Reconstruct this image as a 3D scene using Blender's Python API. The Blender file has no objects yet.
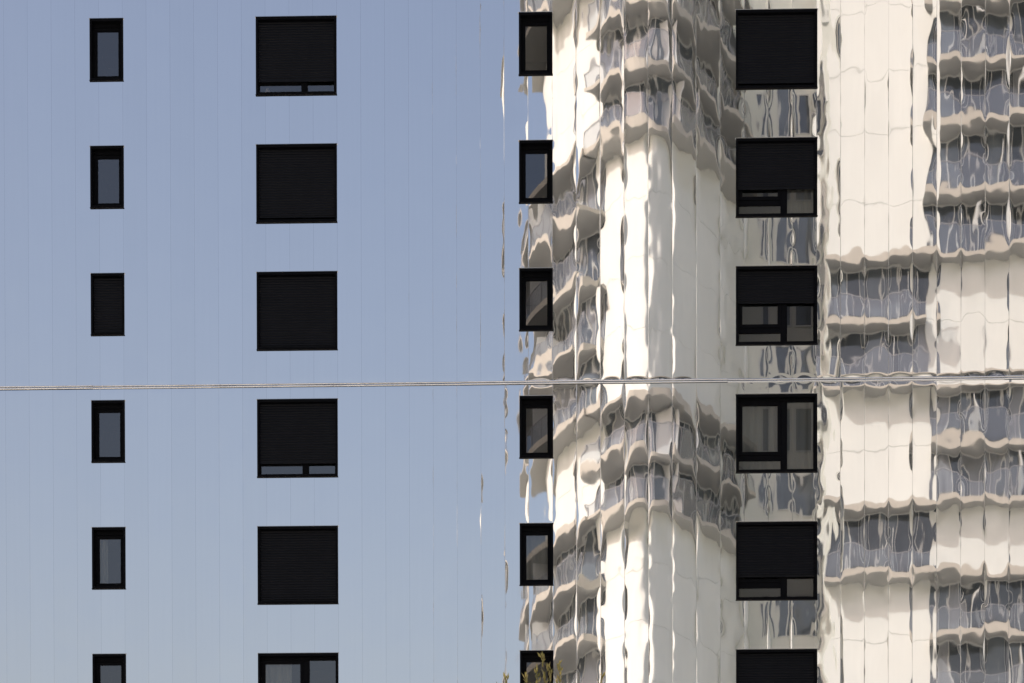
import bpy, bmesh, math, random
import numpy as np
from mathutils import Vector, Matrix, Euler

S = bpy.context.scene
COL = S.collection
R = math.radians

# ------------------------------------------------------------------ camera
YAW, PITCH, ROLL, FPX = 0.02284, -0.01529, -0.00187, 2290.51
DIST, EYE, SHIFT = 50.0, 1.7, 0.936
cy, sy = math.cos(YAW), math.sin(YAW)
right = Vector((cy, sy, 0)); fwd = Vector((-sy, cy, 0)); up = Vector((0, 0, 1))
f2 = fwd * math.cos(PITCH) + up * math.sin(PITCH)
u2 = up * math.cos(PITCH) - fwd * math.sin(PITCH)
RV = right * math.cos(ROLL) + u2 * math.sin(ROLL)
UV = u2 * math.cos(ROLL) - right * math.sin(ROLL)
FV = f2
cam = bpy.data.cameras.new("camera")
cam_o = bpy.data.objects.new("camera", cam); COL.objects.link(cam_o)
cam_o.matrix_world = Matrix(((RV.x, UV.x, -FV.x, 0), (RV.y, UV.y, -FV.y, -DIST), (RV.z, UV.z, -FV.z, EYE), (0, 0, 0, 1)))
cam.sensor_fit = 'HORIZONTAL'; cam.sensor_width = 36.0
cam.lens = 36.0 * FPX / 1024.0
cam.shift_y = SHIFT
cam.clip_end = 5000
S.camera = cam_o

# ------------------------------------------------------------------ light
SUN_AZ, SUN_EL = -58.0, 43.0          # azimuth from +Y towards +X
world = bpy.data.worlds.new("World"); S.world = world; world.use_nodes = True
wn = world.node_tree.nodes; wl = world.node_tree.links
sky = wn.new('ShaderNodeTexSky'); sky.sky_type = 'NISHITA'; sky.sun_disc = False
sky.sun_elevation = R(SUN_EL); sky.sun_rotation = R(SUN_AZ)
sky.air_density = 1.6; sky.dust_density = 4.6; sky.ozone_density = 0.0; sky.altitude = 50
tint = wn.new('ShaderNodeMix'); tint.data_type = 'RGBA'; tint.blend_type = 'MULTIPLY'; tint.inputs[0].default_value = 1.0
tint.inputs[7].default_value = (1.06, .94, .985, 1)      # slightly hazy, less green sky
wl.new(sky.outputs[0], tint.inputs[6]); wl.new(tint.outputs[2], wn['Background'].inputs['Color'])
wn['Background'].inputs['Strength'].default_value = 0.15
sun = bpy.data.lights.new("sun", 'SUN'); sun.energy = 2.0; sun.angle = R(0.5); sun.color = (1.0, 0.98, 0.935)
sun_o = bpy.data.objects.new("sun", sun); COL.objects.link(sun_o)
sdir = Vector((math.sin(R(SUN_AZ)) * math.cos(R(SUN_EL)), math.cos(R(SUN_AZ)) * math.cos(R(SUN_EL)), math.sin(R(SUN_EL))))
sun_o.rotation_euler = (-sdir).to_track_quat('-Z', 'Y').to_euler()
S.view_settings.view_transform = 'Standard'; S.view_settings.look = 'None'
S.view_settings.gamma = 1.0; S.view_settings.exposure = 0.23; S.view_settings.use_curve_mapping = False
S.render.engine = 'CYCLES'
S.cycles.max_bounces = 10; S.cycles.glossy_bounces = 6; S.cycles.transparent_max_bounces = 12
S.cycles.sample_clamp_indirect = 6.0

# ------------------------------------------------------------------ helpers
def node_mat(name):
    m = bpy.data.materials.new(name); m.use_nodes = True
    return m, m.node_tree.nodes, m.node_tree.links, m.node_tree.nodes['Principled BSDF']

def mat(name, col, rough=0.6, metal=0.0, var=0.0, scale=(3, 3, 3), spec=0.5, bump=0.0):
    """principled colour with an optional procedural mottling in object space"""
    m, n, l, b = node_mat(name)
    b.inputs['Base Color'].default_value = (*col, 1)
    b.inputs['Roughness'].default_value = rough; b.inputs['Metallic'].default_value = metal
    b.inputs['Specular IOR Level'].default_value = spec
    if var or bump:
        tc = n.new('ShaderNodeTexCoord'); mp = n.new('ShaderNodeMapping'); nz = n.new('ShaderNodeTexNoise')
        mp.inputs['Scale'].default_value = scale; nz.inputs['Scale'].default_value = 1.0; nz.inputs['Detail'].default_value = 6
        l.new(tc.outputs['Object'], mp.inputs['Vector']); l.new(mp.outputs[0], nz.inputs['Vector'])
        if var:
            mr = n.new('ShaderNodeMapRange'); mr.inputs['From Min'].default_value = .25; mr.inputs['From Max'].default_value = .75
            mr.inputs['To Min'].default_value = 1 - var; mr.inputs['To Max'].default_value = 1 + var
            hs = n.new('ShaderNodeHueSaturation'); hs.inputs['Color'].default_value = (*col, 1)
            l.new(nz.outputs['Fac'], mr.inputs['Value']); l.new(mr.outputs[0], hs.inputs['Value']); l.new(hs.outputs[0], b.inputs['Base Color'])
        if bump:
            bp = n.new('ShaderNodeBump'); bp.inputs['Strength'].default_value = bump; bp.inputs['Distance'].default_value = .02
            l.new(nz.outputs['Fac'], bp.inputs['Height']); l.new(bp.outputs[0], b.inputs['Normal'])
    return m

def glass_mat(name, refl, trans, body, haze=.12):
    """window glass: part mirror, part clear, a little grime"""
    m, n, l, b = node_mat(name); n.remove(b)
    out = n['Material Output']
    gl = n.new('ShaderNodeBsdfGlossy'); gl.inputs['Roughness'].default_value = 0.0; gl.inputs['Color'].default_value = (.96, .97, 1, 1)
    tr = n.new('ShaderNodeBsdfTransparent'); tr.inputs['Color'].default_value = (*trans, 1)
    df = n.new('ShaderNodeBsdfDiffuse'); df.inputs['Color'].default_value = (*body, 1)
    m1 = n.new('ShaderNodeMixShader'); m1.inputs[0].default_value = haze
    m2 = n.new('ShaderNodeMixShader'); m2.inputs[0].default_value = refl
    l.new(tr.outputs[0], m1.inputs[1]); l.new(df.outputs[0], m1.inputs[2])
    l.new(m1.outputs[0], m2.inputs[1]); l.new(gl.outputs[0], m2.inputs[2]); l.new(m2.outputs[0], out.inputs[0])
    return m

M = {}
M['steel'] = mat('polished_steel', (.86, .865, .87), .015, 1.0, .008, (14, 14, .35))
M['seam'] = mat('seam_edge', (.72, .725, .735), .1, 1.0)
M['flash'] = mat('aluminium_flashing', (.86, .86, .85), .2, 1.0, .1, (2, 8, 8))
M['drip'] = mat('bright_drip_edge', (.55, .55, .55), .22, 1.0)
M['black'] = mat('black_powder_coat', (.0032, .0034, .0045), .6, 0, .2, (6, 6, 6), .06)
M['slat'] = mat('black_roller_slats', (.004, .0043, .006), .45, 0, .22, (5, 5, 1.5), .15)
M['pane'] = glass_mat('window_glass', .155, (.5, .52, .52), (.03, .033, .036))
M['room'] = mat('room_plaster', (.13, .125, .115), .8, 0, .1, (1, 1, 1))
M['curtain'] = mat('sheer_curtain', (.50, .49, .44), .9)
M['trinket'] = mat('pale_ornament', (.85, .68, .58), .6)
M['render'] = mat('side_render', (.32, .32, .32), .8, 0, .1, (.6, .6, .3))
M['white'] = mat('white_panel', (.755, .785, .75), .75, 0, .04, (.7, .7, .25))
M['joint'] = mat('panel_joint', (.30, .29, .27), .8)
M['cream'] = mat('cream_wall', (.76, .785, .73), .75, 0, .05, (1, 1, .4))
M['fascia'] = mat('concrete_fascia', (.50, .48, .425), .8, 0, .08, (2, 2, 2))
M['soffit'] = mat('balcony_soffit', (.38, .385, .375), .85)
M['mullion'] = mat('white_aluminium', (.68, .70, .68), .4)
M['rail'] = mat('grey_railing', (.38, .39, .41), .4)
M['glaze_dark'] = mat('dark_blue_glazing', (.06, .075, .09), .06, 0, .3, (1, 1, 1), 1.0)
M['glaze_mid'] = mat('blue_grey_glazing', (.12, .145, .165), .08, 0, .3, (1, 1, 1), 1.0)
M['glaze_curtain'] = mat('curtained_glazing', (.26, .28, .30), .25, 0, .2, (6, 6, .3), .8)
M['balus'] = glass_mat('balustrade_glass', .10, (.78, .80, .82), (.56, .59, .61), .08)
M['asphalt'] = mat('asphalt', (.05, .05, .052), .9, 0, .2, (3, 3, 3), .3, .3)
M['paving'] = mat('paving', (.55, .54, .475), .85, 0, .15, (2, 2, 2), .3, .1)  # made this pale so the unseen ground throws fill light upwards
M['ground'] = mat('dry_ground', (.34, .31, .24), .95, 0, .25, (.2, .2, .2))
M['bark'] = mat('grey_bark', (.12, .10, .075), .9, 0, .3, (12, 12, 3), .3, .5)

def leaf_mat():
    m, n, l, b = node_mat('willow_leaf')
    b.inputs['Roughness'].default_value = .55
    oi = n.new('ShaderNodeTexCoord'); nz = n.new('ShaderNodeTexNoise'); nz.inputs['Scale'].default_value = 9
    cr = n.new('ShaderNodeValToRGB')
    cr.color_ramp.elements[0].color = (.13, .14, .04, 1); cr.color_ramp.elements[0].position = .3
    cr.color_ramp.elements[1].color = (.34, .28, .10, 1); cr.color_ramp.elements[1].position = .7
    l.new(oi.outputs['Object'], nz.inputs['Vector']); l.new(nz.outputs['Fac'], cr.inputs[0]); l.new(cr.outputs[0], b.inputs['Base Color'])
    tl = n.new('ShaderNodeBsdfTranslucent'); mx = n.new('ShaderNodeMixShader'); mx.inputs[0].default_value = .45
    l.new(cr.outputs[0], tl.inputs['Color']); l.new(b.outputs[0], mx.inputs[1]); l.new(tl.outputs[0], mx.inputs[2]); l.new(mx.outputs[0], n['Material Output'].inputs[0])
    return m
M['leaf'] = leaf_mat()

def panel_tone(m):
    n = m.node_tree.nodes; l = m.node_tree.links; b = n['Principled BSDF']
    src = b.inputs['Base Color'].links[0].from_socket
    tc = n.new('ShaderNodeTexCoord'); sx = n.new('ShaderNodeSeparateXYZ'); l.new(tc.outputs['Object'], sx.inputs[0])
    ad = n.new('ShaderNodeMath'); ad.operation = 'SUBTRACT'; ad.inputs[1].default_value = -0.74396; l.new(sx.outputs[0], ad.inputs[0])
    dv = n.new('ShaderNodeMath'); dv.operation = 'DIVIDE'; dv.inputs[1].default_value = .51881; l.new(ad.outputs[0], dv.inputs[0])
    fl = n.new('ShaderNodeMath'); fl.operation = 'FLOOR'; l.new(dv.outputs[0], fl.inputs[0])
    wn_ = n.new('ShaderNodeTexWhiteNoise'); wn_.noise_dimensions = '1D'; l.new(fl.outputs[0], wn_.inputs['W'])
    mr = n.new('ShaderNodeMapRange'); mr.inputs['To Min'].default_value = .986; mr.inputs['To Max'].default_value = 1.012
    l.new(wn_.outputs['Value'], mr.inputs['Value'])
    hs = n.new('ShaderNodeHueSaturation'); l.new(src, hs.inputs['Color']); l.new(mr.outputs[0], hs.inputs['Value']); l.new(hs.outputs[0], b.inputs['Base Color'])
panel_tone(M['steel'])

class MB:
    """collects faces, links them as one mesh object"""
    def __init__(s): s.v = []; s.f = []; s.m = []
    def face(s, pts, mi=0):
        k = len(s.v); s.v += [tuple(p) for p in pts]; s.f.append(tuple(range(k, k + len(pts)))); s.m.append(mi)
    def box(s, x0, x1, y0, y1, z0, z1, mi=0):
        k = len(s.v)
        s.v += [(x, y, z) for z in (z0, z1) for y in (y0, y1) for x in (x0, x1)]
        for q in ((0, 2, 3, 1), (4, 5, 7, 6), (0, 1, 5, 4), (2, 6, 7, 3), (0, 4, 6, 2), (1, 3, 7, 5)):
            s.f.append(tuple(k + i for i in q)); s.m.append(mi)
    def ring(s, x0, x1, z0, z1, bl, br, bt, bb, y0, y1, mi=0):
        """rectangular frame in the x-z plane, four butt-jointed members"""
        s.box(x0, x1, y0, y1, z1 - bt, z1, mi); s.box(x0, x1, y0, y1, z0, z0 + bb, mi)
        s.box(x0, x0 + bl, y0, y1, z0 + bb, z1 - bt, mi); s.box(x1 - br, x1, y0, y1, z0 + bb, z1 - bt, mi)
    def tube(s, pts, rads, n=6, mi=0):
        k0 = len(s.v); pts = [Vector(p) for p in pts]
        for i, p in enumerate(pts):
            t = (pts[min(i + 1, len(pts) - 1)] - pts[max(i - 1, 0)]).normalized()
            a = t.orthogonal().normalized(); b = t.cross(a)
            for j in range(n):
                w = 2 * math.pi * j / n
                s.v.append(tuple(p + (a * math.cos(w) + b * math.sin(w)) * rads[i]))
        for i in range(len(pts) - 1):
            for j in range(n):
                s.f.append((k0 + i * n + j, k0 + i * n + (j + 1) % n, k0 + (i + 1) * n + (j + 1) % n, k0 + (i + 1) * n + j)); s.m.append(mi)
    def build(s, name, mats, parent=None, loc=None, smooth=False, fix=True, bevel=0):
        me = bpy.data.meshes.new(name); me.from_pydata(s.v, [], s.f)
        if not isinstance(mats, (list, tuple)): mats = [mats]
        for m in mats: me.materials.append(m)
        me.polygons.foreach_set('material_index', s.m)
        if fix:
            bm = bmesh.new(); bm.from_mesh(me)
            bmesh.ops.remove_doubles(bm, verts=bm.verts, dist=1e-5) if fix == 'weld' else None
            bmesh.ops.recalc_face_normals(bm, faces=bm.faces); bm.to_mesh(me); bm.free()
        if smooth: me.polygons.foreach_set('use_smooth', [True] * len(me.polygons))
        me.update()
        o = bpy.data.objects.new(name, me); COL.objects.link(o)
        if parent: o.parent = parent
        if loc: o.location = loc
        if bevel:
            b = o.modifiers.new('bevel', 'BEVEL'); b.width = bevel; b.segments = 2; b.limit_method = 'ANGLE'
        return o

def empty(name, label, cat, loc=(0, 0, 0)):
    o = bpy.data.objects.new(name, None); COL.objects.link(o); o.location = loc
    o['label'] = label; o['category'] = cat
    return o

def vray(px, py, Y):
    """point seen at a pixel of the photograph, Y metres behind the facade plane (mirror image space)"""
    d = FV + RV * ((px - 512) / FPX) + UV * ((341.5 + 1024 * SHIFT - py) / FPX)
    t = (DIST + Y) / d.y
    return d.x * t, EYE + d.z * t

# ------------------------------------------------------------------ ground
def sheet(name, x0, x1, y0, y1, z0, z1, m):
    b = MB(); b.box(x0, x1, y0, y1, z0, z1); o = b.build(name, m); o['kind'] = 'structure'; return o
g = MB(); g.face([(-2500, -2500, 0), (2500, -2500, 0), (2500, 2500, 0), (-2500, 2500, 0)]); go = g.build('ground', M['ground'], fix=False); go['kind'] = 'structure'
sheet('bounce_plaza', -90, 90, -54, -.9, -.3, .004, M['paving'])  # unseen pale sheet added to bounce sunlight onto the tower's shaded walls
sheet('pavement', -90, 90, -84, -54.004, -.3, .12, M['paving'])
sheet('road', -300, 300, 18, 30, -.3, .004, M['asphalt'])

# ------------------------------------------------------------------ the mirror-clad building
COLX = [-10.27544, -6.65407, -0.9437, 3.74636]
WS, WB, HS, HB = 0.72939, 1.75539, 1.31719, 1.66429
ZTOP, FLOOR, NROW = 28.79068, 2.75, 6
PIT, PH = 0.51881, -0.74396
JOINT_Z = 20.84
BX0, BX1, BTOP = PH - 34 * PIT, PH + 33 * PIT, 31.6
def win_rect(c, r):
    big = c % 2
    x0 = COLX[c]; x1 = x0 + (WB if big else WS)
    z1 = ZTOP - FLOOR * r - (0.01386 if big else 0); z0 = z1 - (HB if big else HS)
    return x0, x1, z0, z1

bld = empty('apartment_building', 'tall apartment block clad in wavy mirror-polished steel panels with black windows, reflecting the sky', 'building', (0, 0, 0))

rng = np.random.default_rng(11)
def smooth_noise(z, lam, n, seeds=9):
    """n independent smooth random curves over z with wavelengths about lam, unit variance"""
    out = np.zeros((n, len(z)))
    for j in range(seeds):
        l = lam * np.exp(rng.normal(0, .17, (n, 1))); p = rng.uniform(0, 2 * np.pi, (n, 1))
        out += np.cos(2 * np.pi * z[None, :] / l + p)
    return out * math.sqrt(2.0 / seeds)

def cladding(z_lo, z_hi, fine_lo, fine_hi, name, lip_hi, lip_lo):
    npan = 67
    us = np.array([0, .008, .018, .035, .07, .12, .18, .25, .33, .41, .5, .59, .67, .75, .82, .88, .93, .965, .982, .992])
    xs = []
    for i in range(npan): xs += [(BX0 + (i + u) * PIT) for u in us]
    xs.append(BX0 + npan * PIT); xs = np.array(xs)
    xe = []
    for c in range(4):
        x0, x1, _, _ = win_rect(c, 0); xe += [x0 + .02, x1 - .02]
    for e in xe: xs = xs[np.abs(xs - e) > .006]
    xs = np.sort(np.concatenate([xs, xe]))
    zs = [z_lo]
    while zs[-1] < z_hi:
        zz = zs[-1]
        zs.append(zz + (.045 if fine_lo <= zz <= fine_hi else .6))
    zs = np.array(zs); zs = zs[zs < z_hi - .02]; zs = np.append(zs, z_hi)
    # closely spaced rows at the panel ends next to the joint
    for zz, on in ((z_lo, lip_lo), (z_hi, lip_hi)):
        if on:
            sg = 1 if zz == z_lo else -1
            ex = zz + sg * np.array([.006, .014, .025, .04, .06, .085, .115, .15]); lo, hi = min(ex[-1], zz), max(ex[-1], zz)
            zs = zs[(zs <= lo) | (zs >= hi)]; zs = np.unique(np.concatenate([zs, ex, [zz]]))
    ze = []
    for r in range(NROW):
        for c in (0, 1):
            _, _, z0, z1 = win_rect(c, r)
            for e in (z0 + .02, z1 - .02):
                if z_lo < e < z_hi: ze.append(e)
    for e in ze: zs = zs[np.abs(zs - e) > .012]
    zs = np.unique(np.concatenate([zs, ze]))
    ip = np.clip(np.floor((xs - BX0) / PIT + 1e-6).astype(int), 0, npan - 1)
    u01 = (xs - BX0) / PIT - ip; u = 2 * u01 - 1
    mm = .001
    # how strongly each panel is buckled
    amp = np.exp(rng.normal(0, .25, (npan, 1)))
    big = 1 + 0 * zs[None, :]
    a = amp * (AA0 * rng.normal(0, 1, (npan, 1)) + AA1 * smooth_noise(zs, 2.6, npan) + AA2 * smooth_noise(zs, .95, npan)) * mm
    gap = np.zeros((npan, 1))
    for cc in range(4):
        wx0, wx1, _, _ = win_rect(cc, 0)
        for i in range(npan):
            if BX0 + (i + 1) * PIT > wx0 - .1 and BX0 + i * PIT < wx1 + .1: gap[i] = 1
    a = a + gap * .09 * smooth_noise(zs, 1.0, npan) * mm
    b = amp * (BB0 * rng.normal(0, 1, (npan, 1)) + BB1 * smooth_noise(zs, 2.0, npan) + BB2 * smooth_noise(zs, .8, npan)) * mm
    c4 = amp * (CC1 * smooth_noise(zs, 1.3, npan)) * mm
    d0 = (DD0 * smooth_noise(zs, 3.2, npan) + .4 * DD0 * smooth_noise(zs, 1.3, npan)) * mm
    lipJ = (LIP * np.clip(rng.normal(.55, .8, (npan + 1, 1)), -1.1, 1.5) * (1 + .55 * smooth_noise(zs, 1.3, npan + 1)) + .14 * smooth_noise(zs, .55, npan + 1)) * mm
    lipL, lipR = lipJ[:-1], lipJ[1:]
    U = u[:, None]; A = a[ip]; B = b[ip]; C4 = c4[ip]
    # bulging towards the street is negative y
    H = A * (1 - U ** 2) + (TW * smooth_noise(zs, 2.2, npan) * mm)[ip] * (U - U ** 5) + B * 2.6 * (U - U ** 3) + C4 * (np.cos(2 * np.pi * U) * .5 * (1 - U ** 2)) + d0[ip] * (1 - np.abs(U) ** 5)
    H -= lipR[ip] * np.clip((U - .66) / .34, 0, 1) ** 2 * 1.0 + lipL[ip] * np.clip((-U - .66) / .34, 0, 1) ** 2 * 1.0
    # fine creases: every panel has its own upright folds and small cross ripples
    nf_ = 5
    for k in range(nf_):
        uc = rng.uniform(-.8, .8, npan)[ip][:, None] + (.05 * smooth_noise(zs, 1.6, npan))[ip]
        wd = rng.uniform(.06, .16, npan)[ip][:, None]
        am = (CREASE * rng.normal(0, 1, (npan, 1)) * (.6 + smooth_noise(zs, 1.5, npan)))[ip] * mm
        H += am * np.exp(-((U - uc) / wd) ** 2)
    H += (RIP * smooth_noise(zs, .42, npan) * mm)[ip] * (1 - U ** 2) + (RIP * smooth_noise(zs, .5, npan) * mm)[ip] * (U - U ** 3) * 2
    H += (RIP2 * smooth_noise(zs, .27, npan) * mm)[ip] * np.cos(np.pi * U * .9 + rng.uniform(-1.2, 1.2, npan)[ip][:, None])  * (1 - U ** 4)
    # a gentle quilt of small dents
    for k in range(5):
        lx, lz = rng.uniform(.25, .6), rng.uniform(.35, .9)
        H += DENT * mm * np.cos(2 * np.pi * (xs[:, None] / lx + zs[None, :] / lz * rng.choice([-1, 1])) + rng.uniform(0, 6))
    # the folded seam
    seam = np.abs(((xs - BX0) / PIT) - np.round((xs - BX0) / PIT)) < 1e-4
    H[seam] += -.00012
    # buckled panel ends at the horizontal joint
    for zz, on in ((z_lo, lip_lo), (z_hi, lip_hi)):
        if on:
            e = rng.uniform(.25, 1.0, (npan, 1)) * .0014; wv = rng.uniform(.08, .14, (npan, 1))[ip]
            dz = np.abs(zs - zz)[None, :]
            H -= (e[ip] * (.65 + .35 * np.cos(np.pi * U))) * np.clip(1 - dz / wv, 0, 1) ** 2
    nx, nz_ = len(xs), len(zs)
    co = np.zeros((nx, nz_, 3), np.float32)
    co[..., 0] = xs[:, None]; co[..., 1] = -H; co[..., 2] = zs[None, :]
    idx = np.arange(nx * nz_).reshape(nx, nz_)
    quads = np.stack([idx[:-1, :-1], idx[1:, :-1], idx[1:, 1:], idx[:-1, 1:]], -1)
    xc = (xs[:-1] + xs[1:]) / 2; zc = (zs[:-1] + zs[1:]) / 2
    keep = np.ones((nx - 1, nz_ - 1), bool)
    for cc in range(4):
        for r in range(NROW):
            x0, x1, z0, z1 = win_rect(cc, r)
            keep &= ~(((xc > x0 + .02) & (xc < x1 - .02))[:, None] & ((zc > z0 + .02) & (zc < z1 - .02))[None, :])
    q = quads[keep]; nf = len(q)
    me = bpy.data.meshes.new(name)
    me.vertices.add(nx * nz_); me.vertices.foreach_set('co', co.ravel())
    me.loops.add(nf * 4); me.loops.foreach_set('vertex_index', q.ravel().astype(np.int32))
    me.polygons.add(nf); me.polygons.foreach_set('loop_start', np.arange(0, nf * 4, 4, dtype=np.int32))
    me.polygons.foreach_set('loop_total', np.full(nf, 4, np.int32))
    me.polygons.foreach_set('use_smooth', np.ones(nf, bool))
    me.materials.append(M['steel']); me.materials.append(M['seam'])
    sc = ((xc - BX0) / PIT); iseam = np.abs(sc - np.round(sc)) < .0079
    me.polygons.foreach_set('material_index', np.broadcast_to(iseam[:, None], keep.shape)[keep].astype(np.int32)); me.update(calc_edges=True); me.validate()
    o = bpy.data.objects.new(name, me); COL.objects.link(o); o.parent = bld
    return o

AA0, AA1, AA2 = .12, .20, .10
BB0, BB1, BB2 = .10, .08, .02
CC1, DD0, LIP, DENT, TW = .05, .40, .55, .003, .10
CREASE, RIP, RIP2 = .036, .019, .010
cladding(JOINT_Z + .045, BTOP, 20, 30.8, 'steel_cladding', False, True)
cladding(.3, JOINT_Z - .045, 12.5, 21, 'steel_cladding', True, False)

# flashing along the joint: short lengths that do not line up perfectly
b = MB(); x = BX0
while x < BX1:
    L = random.Random(int(x * 100)).uniform(2.2, 3.4); x2 = min(x + L, BX1)
    dz = random.Random(int(x * 77)).uniform(-.008, .008)
    for zz, yy, rr in ((.024, -.012, .017), (-.02, -.006, .02)):
        b.tube([(x, yy, JOINT_Z + zz + dz), (x2 - .004, yy, JOINT_Z + zz + dz)], [rr, rr], 14)
    b.box(x, x2 - .004, .004, .02, JOINT_Z - .03 + dz, JOINT_Z + .03 + dz)
    x = x2
b.build('joint_flashing', M['flash'], bld, smooth=True)
b = MB()
b.box(BX0, BX0 + .2, .03, 14, 0, BTOP); b.box(BX1 - .2, BX1, .03, 14, 0, BTOP)
b.box(BX0 + .2, BX1 - .2, 13.8, 14, 0, BTOP); b.box(BX0 + .2, BX1 - .2, 3.2, 3.3, 0, BTOP - .3)
b.build('side_wall', M['render'], bld)
b = MB(); b.box(BX0 - .05, BX1 + .05, -.06, 14.05, BTOP + .004, BTOP + .12); b.build('roof', M['flash'], bld)
b = MB(); b.box(BX0, BX1, -.05, .4, -.2, .29); b.build('plinth', M['render'], bld)

def shutter(x0, x1, zt, zb, parent, y=.055):
    """roller shutter curtain of curved slats hanging from zt down to zb, with a thicker bottom rail"""
    b = MB(); p = .056; z = zt
    while z - p > zb + .03:
        pr = [(0, .006), (.25, 0), (.7, 0), (.88, .008), (1, .015)]
        for (a0, d0), (a1, d1) in zip(pr[:-1], pr[1:]):
            b.face([(x0, y + d0, z - p * a0), (x1, y + d0, z - p * a0), (x1, y + d1, z - p * a1), (x0, y + d1, z - p * a1)])
        b.face([(x0, y + .015, z - p), (x1, y + .015, z - p), (x1, y + .006, z - p), (x0, y + .006, z - p)])
        z -= p
    b.box(x0, x1, y - .004, y + .014, zb, z)
    return b.build('roller_shutter', M['slat'], parent, fix=False)

# state of each shutter: share of the opening it covers (None: fully raised)
SHUT = {(0, 2): .96, (1, 0): .82, (1, 1): .93, (1, 2): .965, (1, 3): .82, (1, 4): .965, (1, 5): None,
        (3, 0): .925, (3, 1): .64, (3, 2): .46, (3, 3): None, (3, 4): .70, (3, 5): .97}
CURT = {(3, 3): (.02, .98), (2, 4): (0, 1), (1, 5): (.0, .4), (3, 1): (.6, 1), (0, 4): (.0, .4)}
for c in range(4):
    for r in range(NROW):
        x0, x1, z0, z1 = win_rect(c, r); w, h = x1 - x0, z1 - z0; bigw = c % 2 == 1
        cx = (x0 + x1) / 2
        sh = SHUT.get((c, r))
        loc = Vector((cx, 0, z0))
        X = lambda f: x0 + f * w - cx
        Z = lambda f: (1 - f) * h                    # f measured from the top
        l_, r_ = x0 - cx, x1 - cx
        fr = MB()
        if not bigw:
            fr.ring(l_, r_, 0, h, .045, .045, .05, .045, -.03, .20)
            fr.ring(l_ + .045, r_ - .045, .045, h - .05, .018, .018, .085, .015, .075, .14)      # guides and shutter box
        else:
            fr.ring(l_, r_, 0, h, .048, .048, .055, .05, -.03, .20)
            fr.ring(l_ + .048, r_ - .048, .05, h - .055, .022, .022, .06, .012, .08, .15)
            fr.box(X(.555), X(.635), .09, .16, .05, h - .115)                      # mullion
            fr.box(l_ + .07, X(.555), .10, .155, Z(.83), Z(.765))                  # transom
        win = fr.build('window', M['black'], bld, loc, bevel=.004)
        if bigw and sh and sh > .9: win['label'] = 'wide black window with its roller shutter lowered'
        elif bigw and sh: win['label'] = 'wide black window with its roller shutter part way down'
        elif bigw: win['label'] = 'wide black window with its shutter fully raised'
        elif sh: win['label'] = 'narrow black window with its roller shutter closed'
        else: win['label'] = 'narrow black window with clear glass'
        def pane(px0, px1, pz0, pz1, y=.128):
            p = MB(); p.face([(px0, y, pz0), (px1, y, pz0), (px1, y, pz1), (px0, y, pz1)])
            o = p.build('pane', M['pane'], win, fix=False)
            o.rotation_euler = (0, 0, 0)
            return o
        if not bigw:
            s_ = MB(); a0, a1, b0, b1 = l_ + .063, r_ - .063, .06, h - .135
            s_.ring(a0, a1, b0, b1, .08, .062, .07, .085, .10, .155); s_.build('sash', M['black'], win, bevel=.004)
            pane(a0 + .08, a1 - .062, b0 + .085, b1 - .07)
        else:
            s_ = MB(); a0, a1, b0, b1 = l_ + .072, X(.553), Z(.763), h - .117
            s_.ring(a0, a1, b0, b1, .075, .06, .075, .075, .085, .15); s_.build('sash', M['black'], win, bevel=.004)
            pane(a0 + .075, a1 - .06, b0 + .075, b1 - .075)
            pane(l_ + .07, X(.555), .062, Z(.83), .13)
            pane(X(.635), r_ - .07, .062, h - .115, .131)
        if sh:
            shutter(l_ + .05, r_ - .05, h - .06, max(h * (1 - sh), .052), win, .045)
        cu = CURT.get((c, r))
        if cu:
            q = MB(); nfold = int(5 * w * (cu[1] - cu[0])) + 2; pts = []
            for i in range(nfold * 6 + 1):
                f = i / (nfold * 6); pts.append((l_ + w * (cu[0] + (cu[1] - cu[0]) * f), .30 + .025 * math.sin(f * nfold * 2 * math.pi)))
            for (xa, ya), (xb, yb) in zip(pts[:-1], pts[1:]): q.face([(xa, ya, -.2), (xb, yb, -.2), (xb, yb, h), (xa, ya, h)])
            q.build('curtain', M['curtain'], win, smooth=True, fix='weld')
        if (c, r) == (1, 0):
            d = MB(); d.box(l_ + .05, r_ - .05, .136, .50, .03, .085); d.build('inner_sill', M['curtain'], win)
            vz = MB(); prof = [(.0, 0), (.045, 0), (.07, .03), (.078, .07), (.06, .11), (.032, .135), (.038, .16), (.03, .16), (.0, .15)]
            for (ra, za), (rb, zb) in zip(prof[:-1], prof[1:]):
                for q in range(20):
                    w0, w1 = q * math.pi / 10, (q + 1) * math.pi / 10
                    vz.face([(ra * math.cos(w0), ra * math.sin(w0), za), (ra * math.cos(w1), ra * math.sin(w1), za), (rb * math.cos(w1), rb * math.sin(w1), zb), (rb * math.cos(w0), rb * math.sin(w0), zb)])
            vo = vz.build('vase', M['trinket'], None, (x0 + .22, .222, z0 + .087), smooth=True, fix='weld')
            vo['label'] = 'small pinkish vase on the inner sill of the topmost wide window at left'; vo['category'] = 'vase'
        # room behind the glass: open-fronted box
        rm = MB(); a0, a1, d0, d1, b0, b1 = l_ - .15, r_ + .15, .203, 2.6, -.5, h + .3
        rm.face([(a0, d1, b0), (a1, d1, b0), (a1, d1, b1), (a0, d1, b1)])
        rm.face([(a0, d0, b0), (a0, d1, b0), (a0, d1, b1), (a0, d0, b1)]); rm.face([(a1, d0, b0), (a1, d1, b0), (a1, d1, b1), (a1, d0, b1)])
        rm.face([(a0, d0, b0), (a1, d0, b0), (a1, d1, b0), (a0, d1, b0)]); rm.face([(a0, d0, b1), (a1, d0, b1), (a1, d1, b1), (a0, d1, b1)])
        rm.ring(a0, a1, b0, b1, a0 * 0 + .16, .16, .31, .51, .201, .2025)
        rm.build('room_lining', M['room'], win, fix=False)
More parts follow.
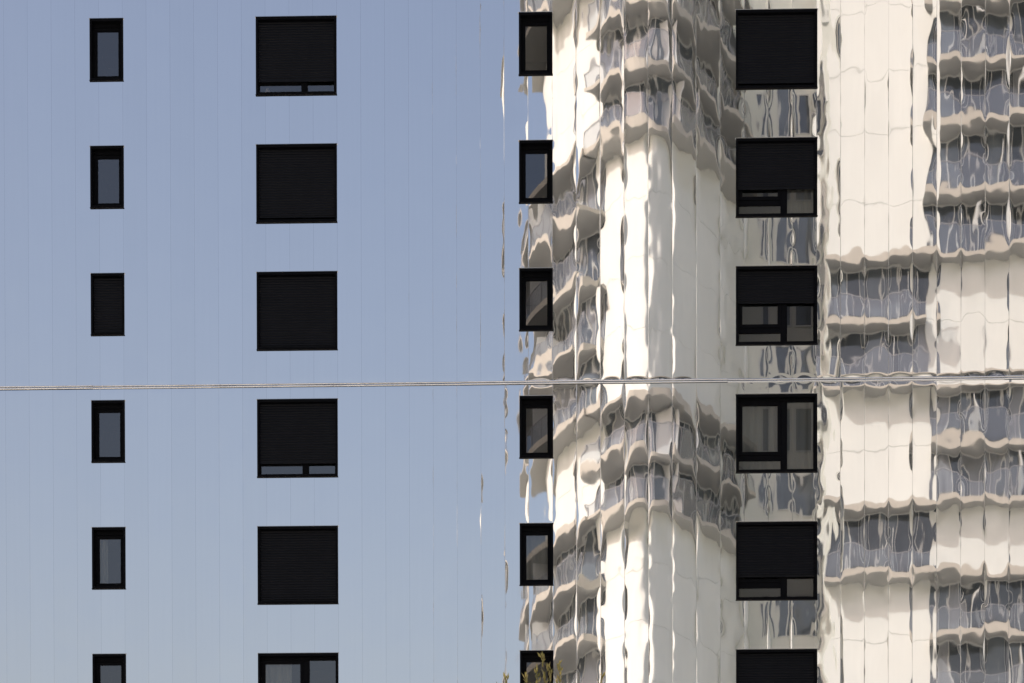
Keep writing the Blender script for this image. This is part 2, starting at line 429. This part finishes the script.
        d = MB(); d.box(l_ - .012, r_ + .012, -.04, .012, h + .004, h + .014); d.build('drip_edge', M['drip'], win)
        d = MB(); d.box(l_ - .008, r_ + .008, -.045, .012, -.013, -.003); d.build('sill', M['black'], win, bevel=.003)

# ------------------------------------------------------------------ the building across the street (seen as a reflection)
tower = empty('apartment_tower', 'sunlit white tower with rounded balconies, mirrored in the steel facade', 'building', (0, 0, 0))
def path_pts(ctrl):
    return [Vector((vray(px, 300, Y)[0], Y)) for px, Y in ctrl]
def smooth_path(P, n=6):
    out = []
    for i in range(len(P) - 1):
        p0, p1, p2, p3 = P[max(i - 1, 0)], P[i], P[i + 1], P[min(i + 2, len(P) - 1)]
        for k in range(n):
            t = k / n
            out.append(.5 * ((2 * p1) + (p2 - p0) * t + (2 * p0 - 5 * p1 + 4 * p2 - p3) * t * t + (3 * p1 - p0 - 3 * p2 + p3) * t ** 3))
    out.append(P[-1]); return out
def offset(P, d):
    out = []
    for i, p in enumerate(P):
        a = P[max(i - 1, 0)]; c = P[min(i + 1, len(P) - 1)]; t = (c - a).normalized()
        nrm = Vector((t.y, -t.x)); out.append(p + nrm * d)
    return out
def P3(p, z): return (p.x, -p.y, z)
def ext(b, P, z0, z1, mi=0):
    for a, c in zip(P[:-1], P[1:]): b.face([P3(a, z0), P3(c, z0), P3(c, z1), P3(a, z1)], mi)
def solid(b, outer, inner, z0, z1, mo=0, mb=0, mt=0):
    ext(b, outer, z0, z1, mo); ext(b, inner, z0, z1, mo)
    for i in range(len(outer) - 1):
        b.face([P3(outer[i], z0), P3(outer[i + 1], z0), P3(inner[i + 1], z0), P3(inner[i], z0)], mb)
        b.face([P3(outer[i], z1), P3(outer[i + 1], z1), P3(inner[i + 1], z1), P3(inner[i], z1)], mt)
    for i in (0, -1): b.face([P3(outer[i], z0), P3(inner[i], z0), P3(inner[i], z1), P3(outer[i], z1)], mo)

Zl = [31.4, 34.3, 36.9, 39.4, 42.0, 45.3, 48.6, 51.6, 54.4, 57.1]
Zw = [31.5, 34.45, 37.85, 40.6, 43.5, 46.4, 49.5, 52.3, 55.5, 58.4]
def zl(k): return Zl[k] if 0 <= k <= 9 else (Zl[0] + 2.85 * k if k < 0 else Zl[9] + 2.85 * (k - 9))
def zw(k): return Zw[k] if 0 <= k <= 9 else (Zw[0] + 2.95 * k if k < 0 else Zw[9] + 2.95 * (k - 9))
KLO, KHI = -3, 13

lobe_l = smooth_path(path_pts([(545, 70), (547, 66.4), (554, 63.9), (578, 61.4), (602, 59.6)]))
lobe_c = smooth_path(path_pts([(602, 59.6), (625, 58), (643, 57.1), (656, 57.2), (672, 58.2), (700, 60.3), (724, 62.3), (738, 63.8)]))
rec = path_pts([(738, 63.8), (741, 66), (816, 66)])
side = path_pts([(816, 66), (832, 60.5)])
side[1].x = side[0].x + .05
wing_l = [side[1], path_pts([(932, 59.8)])[0]]
wing_r = [wing_l[1], path_pts([(1042, 59.4)])[0]]
wing_f = [wing_r[1], path_pts([(1150, 59.4)])[0]]
wing_g = [wing_f[1], path_pts([(1265, 59.8)])[0]]
def dense(P, step=.9):
    out = []
    for a, c in zip(P[:-1], P[1:]):
        n = max(1, int((c - a).length / step))
        out += [a + (c - a) * (i / n) for i in range(n)]
    return out + [P[-1]]
BAYS = [(lobe_l, zl, {-3, -2, -1, 0, 1, 4, 5, 6, 7, 11, 12}, 1.25), (lobe_c, zl, {2, 3, 8, 9, 10}, .98),
        (dense(wing_l), zw, {-3, -2, 1, 4, 5, 12}, 1.05), (dense(wing_r), zw, {-1, 0, 2, 3, 6, 7, 8, 9}, 1.05),
        (dense(wing_f), zw, {-3, -2, 1, 4, 5, 10, 11, 12}, 1.3), (dense(wing_g), zw, {-1, 0, 2, 3, 6, 7, 8, 9}, 1.05)]

rnd = random.Random(5)
wall = MB()
def resample(P, step):
    d = [0]
    for a, c in zip(P[:-1], P[1:]): d.append(d[-1] + (c - a).length)
    n = max(1, round(d[-1] / step)); out = []
    for i in range(n + 1):
        t = d[-1] * i / n; j = max(k for k in range(len(d)) if d[k] <= t + 1e-9); j = min(j, len(P) - 2)
        out.append(P[j] + (P[j + 1] - P[j]) * ((t - d[j]) / max(d[j + 1] - d[j], 1e-9)))
    return out
for P, zf, balc, depth in BAYS:
    back = offset(P, -.45)
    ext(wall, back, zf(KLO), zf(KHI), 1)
    for k in range(KLO, KHI):
        z0, z1 = zf(k), zf(k + 1)
        if k not in balc:
            solid(wall, P, offset(P, -.4), z0 + .012, z1 - .012)
        else:
            G = resample(offset(P, -.2), .85)
            gl = MB()
            for a, c in zip(G[:-1], G[1:]):
                mi = rnd.choices((0, 1, 2), (5, 4, 1.4))[0]
                gl.face([P3(a, z0 + .1), P3(c, z0 + .1), P3(c, z1 - .3), P3(a, z1 - .3)], mi)
            w_ = gl.build('glazing', [M['glaze_dark'], M['glaze_mid'], M['glaze_curtain']], tower, fix=False)
            mu = MB()
            Go, Gi = offset(G, .05), offset(G, -.02)
            for i in range(len(G)):
                t = (G[min(i + 1, len(G) - 1)] - G[max(i - 1, 0)]).normalized() * .035
                solid(mu, [Go[i] - t, Go[i] + t], [Gi[i] - t, Gi[i] + t], z0 + .1, z1 - .3)
            solid(mu, offset(G, .055), offset(G, -.03), z0 + .02, z0 + .1); solid(mu, offset(G, .055), offset(G, -.03), z1 - .36, z1 - .29)
            mu.build('mullion', M['mullion'], w_, fix=False)
        if k in balc or (k - 1) in balc:
            sl = MB(); O = offset(P, depth); e0 = (O[1] - O[0]).normalized() * .12; e1 = (O[-1] - O[-2]).normalized() * .12
            O[0] = O[0] - e0; O[-1] = O[-1] + e1
            I = offset(P, -.15)
            solid(sl, O, I, z0 - .30, z0 + .02, 0, 1, 1)
            bo = sl.build('balcony', [M['fascia'], M['soffit']], tower)
            if k in balc:
                dvb = MB(); di = len(P) // 2 + (k % 3) - 1; tt = (P[di] - P[di - 1]).normalized() * .03; pa = offset(P, -.1)[di]; pb = offset(P, depth - .15)[di]
                solid(dvb, [pb - tt, pb + tt], [pa - tt, pa + tt], z0 + .02, z0 + 2.1); dvb.build('divider', M['mullion'], bo, fix=False)
                gb = MB(); Q = offset(P, depth - .08); ext(gb, Q, z0 + .1, z0 + 1.02); gb.build('balustrade', M['balus'], bo, fix=False)
                rl = MB(); solid(rl, offset(P, depth - .05), offset(P, depth - .11), z0 + 1.02, z0 + 1.05)
                T = resample(Q, 1.25)
                for i in range(len(T)):
                    t = (T[min(i + 1, len(T) - 1)] - T[max(i - 1, 0)]).normalized() * .014
                    o1, o0 = offset(T, .03)[i], offset(T, -.03)[i]
                    solid(rl, [o1 - t, o1 + t], [o0 - t, o0 + t], z0 + .02, z0 + 1.02)
                rl.build('railing', M['rail'], bo, fix=False)
# recessed bay with three windows a storey, and the return wall of the wing
ext(wall, rec, 0, zw(KHI), 2); ext(wall, side, 0, zw(KHI), 2)
def wall_window(p, t, z0, z1, w):
    n = Vector((t.y, -t.x)); q = MB()
    a, c = p - t * w / 2, p + t * w / 2
    for s0, s1, y0, y1 in ((-.07, .0, z0 - .07, z1 + .07), (w, w + .07, z0 - .07, z1 + .07)):
        solid(q, [a + t * s0 + n * .09, a + t * s1 + n * .09], [a + t * s0 + n * .002, a + t * s1 + n * .002], y0, y1)
    for y0, y1 in ((z0 - .07, z0), (z1, z1 + .07)):
        solid(q, [a + n * .088, c + n * .088], [a + n * .003, c + n * .003], y0, y1)
    o = q.build('window', M['mullion'], tower)
    g_ = MB(); g_.face([P3(a + n * .03, z0), P3(c + n * .03, z0), P3(c + n * .03, z1), P3(a + n * .03, z1)])
    g_.build('pane', rnd.choice([M['glaze_mid'], M['glaze_dark'], M['glaze_mid']]), o, fix=False)
RZ0, RSP = 58.3, 3.13
for j in range(-1, 11):
    zb = RZ0 - RSP * j
    for px, w in ((766, .26), (784, .62), (804, .76)):
        p = path_pts([(px, 66)])[0]; wall_window(p, Vector((1, 0)), zb, zb + 2.1, w)
    m_ = (side[0] + side[1]) / 2; wall_window(m_, (side[1] - side[0]).normalized(), zb - .1, zb + 2.2, 2.4)
# lower storeys, ends, back and roof
for P, zf, balc, depth in BAYS: ext(wall, P, 0, zf(KLO), 0)
a, z_ = lobe_l[0], wing_g[-1]
bk = [a, Vector((a.x, 82)), Vector((z_.x, 82)), z_]
ext(wall, bk, 0, zw(KHI), 0)
top = [p for P, *_ in BAYS[:2] for p in P] + rec + side + [p for P in (wing_l, wing_r, wing_f, wing_g) for p in P] + [Vector((z_.x, 82)), Vector((a.x, 82))]
wall.face([P3(p, zw(KHI) - .2) for p in top], 0)
wall.build('wall', [M['white'], M['joint'], M['cream']], tower, fix=False)

# ------------------------------------------------------------------ the tree whose tips reach into the picture
TY = -30.0
def tip(px, py):
    d = FV + RV * ((px - 512) / FPX) + UV * ((341.5 + 1024 * SHIFT - py) / FPX)
    t = (DIST + TY) / d.y; return Vector((d.x * t, TY, EYE + d.z * t))
TIPS = [(543, 657), (537, 668), (549, 666), (559, 663), (526, 675), (497, 688), (506, 679), (601, 677), (721, 688), (578, 692), (640, 694), (690, 690), (620, 700), (470, 700), (520, 700), (660, 705), (565, 688)]
tx = tip(575, 680).x
tree = empty('slender_tree', 'slender tree in front of the mirror facade, only its upright olive leaf tips in view', 'tree', (tx, TY, .004))
tr = random.Random(3)
tk = MB(); trunk = [(0, 0, 0), (.03, .01, 1.2), (-.02, -.02, 2.5), (.02, .02, 3.7), (0, 0, 4.7), (.01, 0, 5.8)]
tk.tube(trunk, [.075, .065, .055, .042, .03, .014], 10)
lf = MB()
def leaf(p, d, L, w):
    d = d.normalized(); s_ = d.cross(Vector((tr.uniform(-1, 1), tr.uniform(-1, 1), tr.uniform(-.3, .3)))).normalized() * w
    nrm = d.cross(s_).normalized() * w * .5
    lf.face([p, p + d * L * .45 + s_ + nrm, p + d * L, p + d * L * .45 - s_ + nrm])
for i, (px, py) in enumerate(TIPS):
    T = tip(px, py) - Vector((tx, TY, .004)); T.y += 0
    zb = tr.uniform(3.0, 5.2); B_ = Vector((0, 0, zb))
    pts = []
    for k in range(9):
        t = k / 8; e = t ** .55
        pts.append(Vector((T.x * e, tr.uniform(-.02, .02) + math.sin(i * 2.1) * .3 * math.sin(math.pi * t), zb + (T.z - zb) * t)))
    pts[0] = B_; pts[-1] = T
    tk.tube(pts, [.018 * (1 - k / 8) + .002 for k in range(9)], 5)
    for k in range(110):
        t = tr.uniform(.2, 1.0) ** .7; q = t * 8; j = min(int(q), 7); p = pts[j].lerp(pts[j + 1], q - j)
        p = p + Vector((tr.gauss(0, .05 * (1.02 - t) + .006), tr.gauss(0, .05 * (1.02 - t) + .006), 0))
        leaf(p, Vector((tr.gauss(0, .35), tr.gauss(0, .35), tr.uniform(.6, 1.2))), tr.uniform(.04, .08), tr.uniform(.006, .011))
    for k in range(7):
        leaf(T - Vector((0, 0, .012 * k)), Vector((tr.gauss(0, .3), tr.gauss(0, .3), 1)), tr.uniform(.035, .055), .007)
tk.build('trunk', M['bark'], tree, smooth=True)
lf.build('crown', M['leaf'], tree, fix=False)
